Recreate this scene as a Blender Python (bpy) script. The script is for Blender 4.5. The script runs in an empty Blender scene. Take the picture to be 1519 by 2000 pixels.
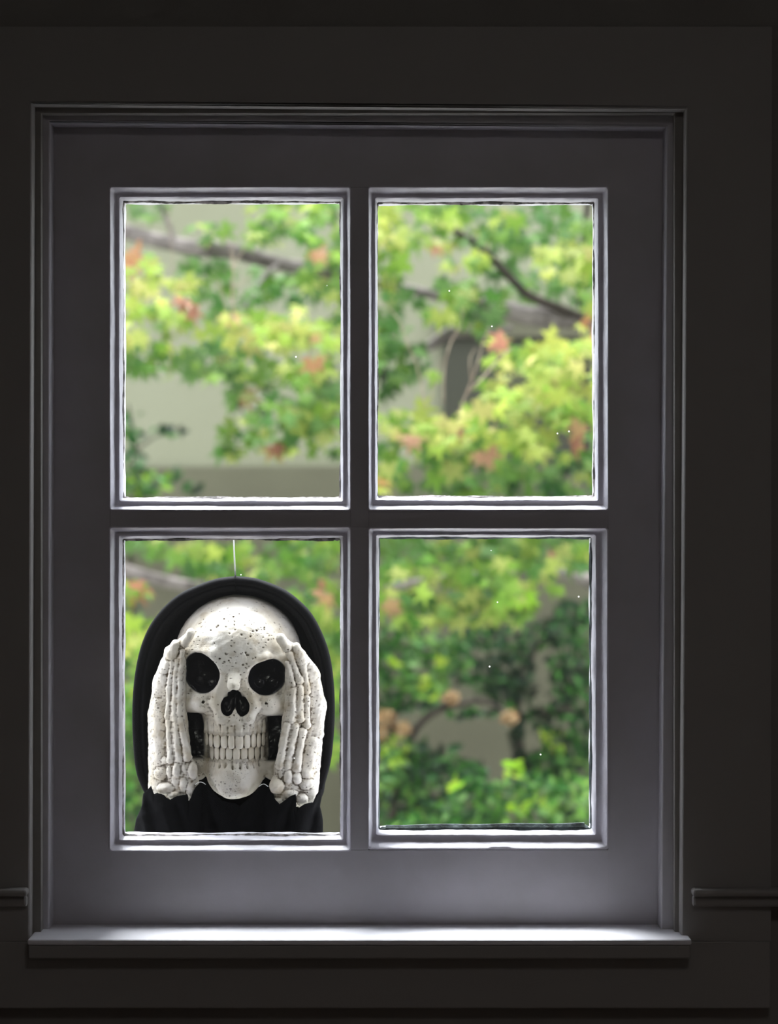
import bpy, bmesh, math, random
import numpy as np
from mathutils import Vector, Matrix

random.seed(7); rng = np.random.default_rng(7)
scn = bpy.context.scene
COL = scn.collection
PI = math.pi

# ------------------------------------------------------------------ camera, light, exposure
S = 0.0006            # metres per photo pixel on the sash face (y = 0)
D = 2.4               # camera distance to the sash face
ZC = 1.5              # camera height
cam_d = bpy.data.cameras.new('camera'); cam = bpy.data.objects.new('camera', cam_d); COL.objects.link(cam)
cam.location = (0, -D, ZC); cam.rotation_euler = (PI/2, 0, 0)
cam_d.sensor_fit = 'VERTICAL'; cam_d.sensor_height = 36; cam_d.sensor_width = 36
cam_d.lens = D*36/(2000*S)
cam_d.clip_start = 0.05; cam_d.clip_end = 200
cam_d.dof.use_dof = True; cam_d.dof.focus_distance = D + 0.04; cam_d.dof.aperture_fstop = 4.2
scn.camera = cam
scn.view_settings.view_transform = 'Standard'; scn.view_settings.look = 'None'
scn.view_settings.gamma = 1; scn.view_settings.use_curve_mapping = False
scn.view_settings.exposure = 0.0
scn.cycles.max_bounces = 10; scn.cycles.diffuse_bounces = 6; scn.cycles.transparent_max_bounces = 12
scn.cycles.use_denoising = True

w = bpy.data.worlds.new('world'); scn.world = w; w.use_nodes = True
nt = w.node_tree; bg = nt.nodes['Background']
tcw = nt.nodes.new('ShaderNodeTexCoord'); sepw = nt.nodes.new('ShaderNodeSeparateXYZ'); rw = nt.nodes.new('ShaderNodeValToRGB')
nt.links.new(tcw.outputs['Generated'], sepw.inputs[0]); nt.links.new(sepw.outputs['Z'], rw.inputs[0]); nt.links.new(rw.outputs[0], bg.inputs[0])
rw.color_ramp.elements[0].position = 0.0; rw.color_ramp.elements[0].color = (0.33, 0.35, 0.37, 1)
rw.color_ramp.elements[1].position = 0.9; rw.color_ramp.elements[1].color = (0.88, 0.91, 1.0, 1)
bg.inputs[1].default_value = 8.5

def add_light(name, kind, loc, rot, energy, color=(1, 1, 1)):
    l = bpy.data.lights.new(name, kind); o = bpy.data.objects.new(name, l); COL.objects.link(o)
    o.location = loc; o.rotation_euler = rot; l.energy = energy; l.color = color
    return o, l
def aim(o, target):
    o.rotation_euler = (Vector(target)-o.location).to_track_quat('-Z', 'Y').to_euler()
sun, sl = add_light('sun', 'SUN', (-1.1, 2.9, 7.3), (0, 0, 0), 13.5, (0.96, 0.965, 1.0)); aim(sun, (0, 0, 1.0)); sl.angle = math.radians(28)
# added unseen fill that sets the room's dim level, no fixture
lamp, ll = add_light('room_fill_light', 'AREA', (0.3, -1.9, 2.5), (0, 0, 0), 2.7, (1.0, 0.96, 0.93)); ll.shape = 'DISK'; ll.size = 0.5
# added unseen narrow spot that brightens the figure behind the glass
spot, spl = add_light('figure_fill_spot', 'SPOT', (-0.55, -2.6, 1.75), (0, 0, 0), 30.0, (1.0, 0.965, 0.92))
aim(spot, (-0.188, 0.08, 1.293)); spl.shadow_soft_size = 0.05; spl.spot_size = math.radians(6.0); spl.spot_blend = 0.35
spot.scale = (0.80, 1.0, 1.0)

# ------------------------------------------------------------------ helpers
def P(px, py, y=0.0):
    k = (D+y)/D
    return Vector(((px-759.5)*S*k, y, ZC+(1000-py)*S*k))
def tag(o, label=None, cat=None, group=None, kind=None):
    if label: o['label'] = label
    if cat: o['category'] = cat
    if group: o['group'] = group
    if kind: o['kind'] = kind
    return o
def empty(name, loc=(0, 0, 0)):
    o = bpy.data.objects.new(name, None); COL.objects.link(o); o.location = loc; o.empty_display_size = 0.05
    return o
def link_mesh(name, me, mat, parent=None, smooth=False):
    o = bpy.data.objects.new(name, me); COL.objects.link(o)
    if mat: me.materials.append(mat)
    if smooth:
        me.polygons.foreach_set('use_smooth', [True]*len(me.polygons))
    if parent:
        o.parent = parent
        o.matrix_parent_inverse = Matrix.Translation(-parent_world(parent))
    return o
def parent_world(p):
    v = Vector(p.location)
    while p.parent:
        if p.type != 'EMPTY' or True:
            v = Vector(p.location)+Vector((0, 0, 0)) if p.matrix_parent_inverse != Matrix.Identity(4) else v + Vector(p.parent.location)
        p = p.parent
        break
    return v
def mesh_from(verts, faces, name='m'):
    me = bpy.data.meshes.new(name); me.from_pydata([tuple(v) for v in verts], [], faces); me.update()
    return me
def bm_link(name, bm, mat, parent=None, smooth=False):
    me = bpy.data.meshes.new(name); bmesh.ops.recalc_face_normals(bm, faces=bm.faces); bm.to_mesh(me); bm.free()
    return link_mesh(name, me, mat, parent, smooth)
def bx(bm, lo, hi, bev=0.0, seg=2):
    r = bmesh.ops.create_cube(bm, size=1.0)
    vs = r['verts']
    for v in vs:
        v.co = Vector(((lo[i]+hi[i])/2 + v.co[i]*(hi[i]-lo[i])) for i in range(3))
    if bev:
        es = list({e for v in vs for e in v.link_edges})
        bmesh.ops.bevel(bm, geom=es, offset=bev, segments=seg, affect='EDGES', profile=0.5)
def box_obj(name, lo, hi, mat, parent=None, bev=0.0):
    bm = bmesh.new(); bx(bm, lo, hi, bev); return bm_link(name, bm, mat, parent, bev > 0)
def pbox(name, x0, y0, x1, y1, yf, yb, mat, parent=None, bev=0.0):
    """box whose front rectangle (at depth yf) is seen between the pixel edges"""
    a = P(x0, y1, yf); b = P(x1, y0, yf)
    return box_obj(name, (a.x, yf, a.z), (b.x, yb, b.z), mat, parent, bev)
def tube_mesh(pts, rad, n=10, jit=0.0):
    """tube along pts with per point radii"""
    pts = [Vector(p) for p in pts]; V = []; F = []
    up = Vector((0.13, 0.9, 0.2)).normalized()
    for i, p in enumerate(pts):
        t = (pts[min(i+1, len(pts)-1)]-pts[max(i-1, 0)]).normalized()
        a = t.cross(up)
        if a.length < 1e-3: a = t.cross(Vector((1, 0, 0)))
        a.normalize(); b = t.cross(a)
        for k in range(n):
            th = 2*PI*k/n; r = rad[i]*(1+jit*random.uniform(-1, 1))
            V.append(p+a*math.cos(th)*r+b*math.sin(th)*r)
    for i in range(len(pts)-1):
        for k in range(n):
            F.append((i*n+k, i*n+(k+1) % n, (i+1)*n+(k+1) % n, (i+1)*n+k))
    F.append(tuple(range(n))[::-1]); F.append(tuple((len(pts)-1)*n+k for k in range(n)))
    return V, F
def catmull(pts, sub=6):
    pts = [np.array(p, float) for p in pts]; out = []
    for i in range(len(pts)-1):
        p0 = pts[max(i-1, 0)]; p1 = pts[i]; p2 = pts[i+1]; p3 = pts[min(i+2, len(pts)-1)]
        for j in range(sub):
            t = j/sub
            out.append(0.5*((2*p1)+(-p0+p2)*t+(2*p0-5*p1+4*p2-p3)*t*t+(-p0+3*p1-3*p2+p3)*t**3))
    out.append(pts[-1]); return out

# ------------------------------------------------------------------ materials
def lin(r, g, b):
    f = lambda c: (c/255/12.92) if c/255 <= 0.04045 else ((c/255+0.055)/1.055)**2.4
    return (f(r), f(g), f(b), 1)
def mat(name, col, rough=0.6, spec=0.4, noise=None, bump=None, metallic=0.0):
    m = bpy.data.materials.new(name); m.use_nodes = True; N = m.node_tree.nodes; L = m.node_tree.links
    b = N['Principled BSDF']; b.inputs['Base Color'].default_value = col; b.inputs['Roughness'].default_value = rough
    b.inputs['Specular IOR Level'].default_value = spec; b.inputs['Metallic'].default_value = metallic
    tc = N.new('ShaderNodeTexCoord')
    if noise:
        sc, c2, lo, hi = noise[:4]
        n = N.new('ShaderNodeTexNoise'); n.inputs['Scale'].default_value = sc; n.inputs['Detail'].default_value = 6
        L.new(tc.outputs['Object'], n.inputs['Vector'])
        r = N.new('ShaderNodeValToRGB'); r.color_ramp.elements[0].position = lo; r.color_ramp.elements[1].position = hi
        r.color_ramp.elements[0].color = col; r.color_ramp.elements[1].color = c2
        L.new(n.outputs[0], r.inputs[0]); L.new(r.outputs[0], b.inputs['Base Color'])
    if bump:
        sc, st, dist = bump
        n = N.new('ShaderNodeTexNoise'); n.inputs['Scale'].default_value = sc; n.inputs['Detail'].default_value = 4
        L.new(tc.outputs['Object'], n.inputs['Vector'])
        bu = N.new('ShaderNodeBump'); bu.inputs['Strength'].default_value = st; bu.inputs['Distance'].default_value = dist
        L.new(n.outputs[0], bu.inputs['Height']); L.new(bu.outputs[0], b.inputs['Normal'])
    return m
def out(r, g, b, k=0.5):
    c = lin(r, g, b); return (c[0]*k, c[1]*k, c[2]*k, 1)
M = {}
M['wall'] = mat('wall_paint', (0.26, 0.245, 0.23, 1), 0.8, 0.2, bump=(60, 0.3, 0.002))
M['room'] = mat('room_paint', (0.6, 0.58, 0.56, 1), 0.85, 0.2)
M['floor'] = mat('dark_floorboards', (0.16, 0.11, 0.08, 1), 0.5, 0.4, noise=(6, (0.09, 0.06, 0.045, 1), 0.3, 0.7))
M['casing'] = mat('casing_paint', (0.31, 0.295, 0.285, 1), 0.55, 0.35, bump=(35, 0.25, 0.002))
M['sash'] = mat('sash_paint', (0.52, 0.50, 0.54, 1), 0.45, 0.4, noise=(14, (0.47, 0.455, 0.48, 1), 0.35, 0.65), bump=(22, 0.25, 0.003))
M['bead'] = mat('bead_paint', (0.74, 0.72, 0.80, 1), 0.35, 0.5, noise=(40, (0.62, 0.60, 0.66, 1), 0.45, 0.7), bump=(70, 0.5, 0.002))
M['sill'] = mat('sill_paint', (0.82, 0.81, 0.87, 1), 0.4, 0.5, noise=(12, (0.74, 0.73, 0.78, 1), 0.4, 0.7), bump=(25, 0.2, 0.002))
M['putty'] = mat('old_putty', lin(88, 84, 82), 0.7, 0.3, noise=(90, lin(168, 160, 160), 0.45, 0.6), bump=(150, 0.8, 0.002))
M['putty_green'] = mat('weathered_green_grey_putty', lin(100, 112, 112), 0.6, 0.3, noise=(60, lin(60, 66, 64), 0.45, 0.65), bump=(150, 0.6, 0.002))
M['render'] = mat('garden_wall_render', out(182, 182, 156, 0.38), 0.9, 0.1, noise=(1.2, out(172, 172, 145, 0.38), 0.3, 0.7), bump=(8, 0.2, 0.01))
M['plinth'] = mat('garden_wall_plinth', out(116, 114, 94), 0.9, 0.1, noise=(2, out(102, 99, 82), 0.3, 0.7))  # darker base course; its tone also takes in the shade under the tree
M['door'] = mat('dark_door_paint', out(66, 66, 54), 0.7, 0.2)
M['bark'] = mat('grey_bark', out(156, 146, 142), 0.9, 0.1, noise=(18, out(104, 96, 92), 0.4, 0.65), bump=(50, 0.6, 0.01))
M['bark_dark'] = mat('dark_bark', out(80, 72, 64), 0.9, 0.1, noise=(18, out(52, 46, 42), 0.4, 0.65))
M['twig'] = mat('pale_twig', out(176, 160, 138), 0.8, 0.1, noise=(30, out(140, 122, 104), 0.4, 0.6))
M['soil'] = mat('pale_bounce_ground', (0.34, 0.335, 0.31, 1), 0.95, 0.1, noise=(3, (0.27, 0.265, 0.24, 1), 0.4, 0.6))  # out-of-view ground, made pale to bounce light up onto the window
M['brick'] = mat('outer_render', lin(190, 186, 176), 0.9, 0.1)
M['cloth'] = mat('black_cloth', (0.0035, 0.0035, 0.0043, 1), 0.8, 0.08, bump=(260, 0.25, 0.001))
M['rib'] = mat('black_hem', (0.003, 0.003, 0.0036, 1), 0.8, 0.05)
M['cord'] = mat('white_cord', (0.85, 0.85, 0.85, 1), 0.5, 0.4)
M['wire'] = mat('white_wire', (0.8, 0.8, 0.78, 1), 0.3, 0.5)

def attr_leaf(name, transl=0.35):
    m = bpy.data.materials.new(name); m.use_nodes = True; N = m.node_tree.nodes; L = m.node_tree.links
    b = N['Principled BSDF']; out = N['Material Output']
    a = N.new('ShaderNodeAttribute'); a.attribute_name = 'leaf'
    b.inputs['Roughness'].default_value = 0.6; b.inputs['Specular IOR Level'].default_value = 0.12
    L.new(a.outputs['Color'], b.inputs['Base Color'])
    t = N.new('ShaderNodeBsdfTranslucent'); L.new(a.outputs['Color'], t.inputs['Color'])
    mx = N.new('ShaderNodeMixShader'); mx.inputs[0].default_value = transl
    L.new(b.outputs[0], mx.inputs[1]); L.new(t.outputs[0], mx.inputs[2]); L.new(mx.outputs[0], out.inputs[0])
    return m
M['leaf'] = attr_leaf('leaf'); M['leaf_dark'] = attr_leaf('evergreen_leaf', 0.2)

def glass_mat():
    m = bpy.data.materials.new('old_window_glass'); m.use_nodes = True; N = m.node_tree.nodes; L = m.node_tree.links
    N.remove(N['Principled BSDF']); out = N['Material Output']
    tr = N.new('ShaderNodeBsdfTransparent'); tr.inputs[0].default_value = (0.97, 0.985, 0.97, 1)
    gl = N.new('ShaderNodeBsdfGlossy'); gl.inputs['Roughness'].default_value = 0.02
    lw = N.new('ShaderNodeLayerWeight'); pw = N.new('ShaderNodeMath'); pw.operation = 'POWER'; pw.inputs[1].default_value = 5; L.new(lw.outputs['Facing'], pw.inputs[0])
    fr = N.new('ShaderNodeMath'); fr.operation = 'MULTIPLY_ADD'; fr.inputs[1].default_value = 0.5; fr.inputs[2].default_value = 0.022; L.new(pw.outputs[0], fr.inputs[0])
    mx = N.new('ShaderNodeMixShader'); L.new(fr.outputs[0], mx.inputs[0]); L.new(tr.outputs[0], mx.inputs[1]); L.new(gl.outputs[0], mx.inputs[2])
    # dust and tiny specks of old paint on the glass
    tc = N.new('ShaderNodeTexCoord')
    vo = N.new('ShaderNodeTexVoronoi'); vo.inputs['Scale'].default_value = 42; L.new(tc.outputs['Object'], vo.inputs['Vector'])
    nz = N.new('ShaderNodeTexNoise'); nz.inputs['Scale'].default_value = 30; L.new(tc.outputs['Object'], nz.inputs['Vector'])
    c1 = N.new('ShaderNodeMath'); c1.operation = 'LESS_THAN'; c1.inputs[1].default_value = 0.035; L.new(vo.outputs['Distance'], c1.inputs[0])
    c2 = N.new('ShaderNodeMath'); c2.operation = 'GREATER_THAN'; c2.inputs[1].default_value = 0.56; L.new(nz.outputs[0], c2.inputs[0])
    mu = N.new('ShaderNodeMath'); mu.operation = 'MULTIPLY'; L.new(c1.outputs[0], mu.inputs[0]); L.new(c2.outputs[0], mu.inputs[1])
    m2 = N.new('ShaderNodeMath'); m2.operation = 'MULTIPLY_ADD'; m2.inputs[1].default_value = 0.6; m2.inputs[2].default_value = 0.001; L.new(mu.outputs[0], m2.inputs[0])
    df = N.new('ShaderNodeBsdfTranslucent'); df.inputs[0].default_value = (0.9, 0.9, 0.88, 1)
    mx2 = N.new('ShaderNodeMixShader'); L.new(m2.outputs[0], mx2.inputs[0]); L.new(mx.outputs[0], mx2.inputs[1]); L.new(df.outputs[0], mx2.inputs[2])
    L.new(mx2.outputs[0], out.inputs[0]); return m
M['glass'] = glass_mat()

def bone_mat():
    m = bpy.data.materials.new('painted_bone'); m.use_nodes = True; N = m.node_tree.nodes; L = m.node_tree.links
    b = N['Principled BSDF']; b.inputs['Specular IOR Level'].default_value = 0.3
    tc = N.new('ShaderNodeTexCoord')
    def noise(sc, det=5):
        n = N.new('ShaderNodeTexNoise'); n.inputs['Scale'].default_value = sc; n.inputs['Detail'].default_value = det
        L.new(tc.outputs['Object'], n.inputs['Vector']); return n
    def ramp(src, p0, p1, c0=(0, 0, 0, 1), c1=(1, 1, 1, 1)):
        r = N.new('ShaderNodeValToRGB'); e = r.color_ramp.elements
        e[0].position = p0; e[1].position = p1; e[0].color = c0; e[1].color = c1; L.new(src, r.inputs[0]); return r
    def mix(f, a, c):
        x = N.new('ShaderNodeMix'); x.data_type = 'RGBA'
        if hasattr(f, 'is_linked'): L.new(f, x.inputs[0])
        else: x.inputs[0].default_value = f
        for s, i in ((a, 6), (c, 7)):
            if hasattr(s, 'is_linked'): L.new(s, x.inputs[i])
            else: x.inputs[i].default_value = s
        return x.outputs[2]
    def math_(op, a, c):
        x = N.new('ShaderNodeMath'); x.operation = op; x.use_clamp = True
        for s, i in ((a, 0), (c, 1)):
            if hasattr(s, 'is_linked'): L.new(s, x.inputs[i])
            else: x.inputs[i].default_value = s
        return x.outputs[0]
    base = ramp(noise(22).outputs[0], 0.35, 0.7, lin(236, 231, 222), lin(222, 213, 196)).outputs[0]
    g = N.new('ShaderNodeAttribute'); g.attribute_name = 'grime'
    pk = N.new('ShaderNodeAttribute'); pk.attribute_name = 'paint'
    # antique wash in the grooves
    gn = math_('MULTIPLY', g.outputs['Fac'], ramp(noise(120, 3).outputs[0], 0.25, 0.6, (0.45,)*3+(1,), (1, 1, 1, 1)).outputs[0])
    c = mix(gn, base, lin(92, 78, 58))
    # small dark pits, elongated
    mp = N.new('ShaderNodeMapping'); mp.inputs['Scale'].default_value = (1.0, 1.0, 1.5); L.new(tc.outputs['Object'], mp.inputs[0])
    dn = N.new('ShaderNodeTexNoise'); dn.inputs['Scale'].default_value = 160; L.new(tc.outputs['Object'], dn.inputs['Vector'])
    dm = N.new('ShaderNodeVectorMath'); dm.operation = 'MULTIPLY_ADD'; dm.inputs[1].default_value = (0.006,)*3
    L.new(dn.outputs['Color'], dm.inputs[0]); L.new(mp.outputs[0], dm.inputs[2])
    def pits(scale, thr, nscale, nthr):
        v = N.new('ShaderNodeTexVoronoi'); v.inputs['Scale'].default_value = scale; L.new(dm.outputs[0], v.inputs['Vector'])
        a = ramp(v.outputs['Distance'], thr*0.6, thr, (1, 1, 1, 1), (0, 0, 0, 1)).outputs[0]
        k = ramp(noise(nscale, 2).outputs[0], nthr, nthr+0.06).outputs[0]
        return math_('MULTIPLY', a, k)
    p1 = pits(150, 0.24, 26, 0.50); p2 = pits(330, 0.24, 34, 0.55)
    pp = math_('MAXIMUM', p1, p2)
    c = mix(math_('MULTIPLY', pp, 0.85), c, lin(84, 72, 54))
    c = mix(ramp(noise(60, 4).outputs[0], 0.52, 0.70, (0, 0, 0, 1), (0.6,)*3+(1,)).outputs[0], c, lin(180, 164, 136))
    c = mix(pk.outputs['Fac'], c, (0.006, 0.006, 0.008, 1))
    L.new(c, b.inputs['Base Color'])
    L.new(ramp(pk.outputs['Fac'], 0.4, 0.6, (0.62,)*3+(1,), (0.22,)*3+(1,)).outputs[0], b.inputs['Roughness'])
    bu = N.new('ShaderNodeBump'); bu.inputs['Strength'].default_value = 0.5; bu.inputs['Distance'].default_value = 0.0015
    h = N.new('ShaderNodeMath'); h.operation = 'SUBTRACT'; L.new(noise(140, 5).outputs[0], h.inputs[0]); L.new(pp, h.inputs[1])
    L.new(h.outputs[0], bu.inputs['Height']); L.new(bu.outputs[0], b.inputs['Normal'])
    return m
M['bone'] = bone_mat()

# ------------------------------------------------------------------ room shell
YW = -0.045            # wall face in the room
YO = 0.055             # outer face of the wall
RX0, RX1, RY0, RZ1 = -1.7, 1.7, -3.4, 2.6
ox0 = P(84, 0, -0.03).x; ox1 = P(1314, 0, -0.03).x; oz1 = P(0, 226, -0.03).z; oz0 = P(0, 1860, 0).z
bm = bmesh.new()
bx(bm, (RX0, YW, -0.02), (ox0, YO, RZ1)); bx(bm, (ox1, YW, -0.02), (RX1, YO, RZ1))
bx(bm, (ox0, YW, oz1), (ox1, YO, RZ1)); bx(bm, (ox0, YW, -0.02), (ox1, YO, oz0))
tag(bm_link('wall_window', bm, M['wall']), kind='structure')
tag(box_obj('wall_left', (RX0-0.1, RY0, 0), (RX0, YW, RZ1), M['room']), kind='structure')
tag(box_obj('wall_right', (RX1, RY0, 0), (RX1+0.1, YW, RZ1), M['room']), kind='structure')
tag(box_obj('wall_back', (RX0-0.1, RY0-0.1, 0), (RX1+0.1, RY0, RZ1), M['room']), kind='structure')
tag(box_obj('floor', (RX0-0.1, RY0-0.1, -0.1), (RX1+0.1, YO, 0.0), M['floor']), kind='structure')
tag(box_obj('ceiling', (RX0-0.1, RY0-0.1, RZ1), (RX1+0.1, YO, RZ1+0.1), M['room']), kind='structure')

# ------------------------------------------------------------------ window
win = tag(empty('window_1', (0, 0, P(0, 1835, -0.087).z)), kind='structure')
YC = -0.065; YB = -0.03
# casing: left, right, head, flush panel under the sill
bm = bmesh.new()
def pb(bm, x0, y0, x1, y1, yf, yb, bev=0.0):
    a = P(x0, y1, yf); b = P(x1, y0, yf); bx(bm, (a.x, yf, a.z), (b.x, yb, b.z), bev)
def slanted_ring(name, q_in, q_out, yf, yb, m, bottom_open=True, bev=0.0015):
    """casing board ring; q_in / q_out are lists of four corners (TL, TR, BR, BL) in pixels at depth yf"""
    bm = bmesh.new()
    ci = [P(*q, yf) for q in q_in]; co = [P(*q, yf) for q in q_out]
    F = [[bm.verts.new(c) for c in ci], [bm.verts.new(c) for c in co],
         [bm.verts.new((c.x, yb, c.z)) for c in ci], [bm.verts.new((c.x, yb, c.z)) for c in co]]
    sides = (0, 1, 3) if bottom_open else (0, 1, 2, 3)
    inner = []
    for k in sides:
        j = (k+1) % 4
        bm.faces.new((F[0][k], F[0][j], F[1][j], F[1][k])); bm.faces.new((F[2][k], F[2][j], F[3][j], F[3][k]))
        bm.faces.new((F[0][k], F[0][j], F[2][j], F[2][k])); bm.faces.new((F[1][k], F[1][j], F[3][j], F[3][k]))
        inner.append((F[0][k], F[0][j]))
    if bottom_open:
        for k in (2, 3):
            bm.faces.new((F[0][k], F[1][k], F[3][k], F[2][k]))
    es = [bm.edges.get(p) for p in inner]
    bmesh.ops.bevel(bm, geom=[e for e in es if e], offset=bev, segments=3, affect='EDGES', profile=0.5)
    return bm_link(name, bm, m, win, True)
def autosmooth(o, ang=18):
    for p in o.data.polygons: p.use_smooth = True
    try: o.data.set_sharp_from_angle(angle=math.radians(ang))
    except Exception: pass
o = slanted_ring('casing', [(63, 203), (1339, 213), (1330, 1838), (58, 1838)], [(-106, 52), (1507, 52), (1505, 1838), (-106, 1838)], YC, YW+0.004, M['casing'], bev=0.0035); autosmooth(o)
o = slanted_ring('window_frame', [(98, 239), (1301, 248), (1290, 1838), (96, 1838)], [(70, 208), (1332, 218), (1322, 1838), (65, 1838)], YB, 0.05, M['sash'], bev=0.003); autosmooth(o)
# sill
a = P(53, 1835, -0.087); b = P(1351, 1835, -0.087)
zs = a.z
bm = bmesh.new()
bx(bm, (a.x, -0.087, zs-0.007), (b.x, 0.0, zs), 0.0025, 3)
o = bm_link('window_sill', bm, M['sill'], win, True); autosmooth(o)
bm = bmesh.new(); bx(bm, (a.x+0.001, -0.085, P(0, 1873, -0.085).z), (b.x-0.001, YC+0.003, zs-0.0069), 0.002, 2)  # lower front of the sill, in darker casing paint to stand for its shade
o = bm_link('sill_shaded_front', bm, M['casing'], win, True); autosmooth(o)
bm = bmesh.new(); bx(bm, (ox0+0.002, 0.0, oz0-0.002), (ox1-0.002, 0.09, zs-0.004), 0.002)
bm_link('outer_sill', bm, M['sill'], win)
o = pbox('apron', -106, 1838, 1505, 1970, YC, YW+0.004, M['casing'], win, 0.002); autosmooth(o)
# ledge trims left and right of the sill
for k, (x0, x1) in enumerate(((-190, 52), (1353, 1640))):
    bm = bmesh.new()
    pb(bm, x0, 1738, x1, 1752, -0.082, YC+0.001, 0.003); pb(bm, x0, 1750, x1, 1772, -0.074, YC+0.001, 0.003)
    o = bm_link('trim_%d' % (k+1), bm, M['casing'], None, True); tag(o, kind='structure'); autosmooth(o)

# sash: stiles, rails, muntins round four panes (bead outer edges in pixels)
panes = [dict(o=(214, 365, 685, 997), g=(237, 389, 664, 972)), dict(o=(719, 365, 1188, 997), g=(737, 391, 1163, 970)),
         dict(o=(214, 1029, 685, 1662), g=(236, 1053, 664, 1636)), dict(o=(719, 1031, 1187, 1658), g=(740, 1050, 1157, 1624))]
YS = 0.04
sx0, sx1, sy0, sy1 = 96, 1300, 238, 1815
for args in (('stile', sx0, sy0, 214.4, sy1), ('stile', 1187.4, sy0, sx1, sy1)):
    o = pbox(*args, 0.0, YS, M['sash'], win, 0.00015); autosmooth(o)
for args in (('top_rail', 214.4, sy0, 1187.4, 365.4), ('bottom_rail', 214.4, 1660.5, 1187.4, sy1)):
    o = pbox(*args, 0.0, YS, M['sash'], win, 0.00015); autosmooth(o)
for args in (('muntin', 684.4, 365.4, 719.6, 1029.6), ('muntin', 684.4, 1029.6, 719.6, 1660.5), ('muntin', 214.4, 996.4, 684.4, 1030), ('muntin', 719.6, 996.4, 1187.4, 1031.5)):
    o = pbox(*args, 0.0003, YS, M['sash'], win, 0.0008); autosmooth(o)
YG = 0.021
# profile: (fraction from bead outer edge to glass edge, depth)
prof = [(-0.02, -0.0012), (0.06, -0.0016), (0.14, -0.0002), (0.36, 0.0085), (0.48, 0.0098), (0.66, 0.0100), (0.73, 0.0092), (0.80, 0.0105), (0.97, 0.0170), (1.0, YG+0.004), (1.0, YS), (-0.02, YS)]
def rect_path(x0, y0, x1, y1, n, r):
    """rounded rectangle, n points a side"""
    pts = []
    cs = [(x0+r, y0+r, PI, 1.5*PI), (x1-r, y0+r, 1.5*PI, 2*PI), (x1-r, y1-r, 0, .5*PI), (x0+r, y1-r, .5*PI, PI)]
    for k, (cx, cy, a0, a1) in enumerate(cs):
        arc = [(cx+r*math.cos(a0+(a1-a0)*i/5), cy+r*math.sin(a0+(a1-a0)*i/5)) for i in range(6)]
        pts += arc
        nx, ny, na, _ = cs[(k+1) % 4]
        q = (nx+r*math.cos(na), ny+r*math.sin(na)); p = arc[-1]
        pts += [(p[0]+(q[0]-p[0])*i/n, p[1]+(q[1]-p[1])*i/n) for i in range(1, n)]
    return pts
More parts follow.
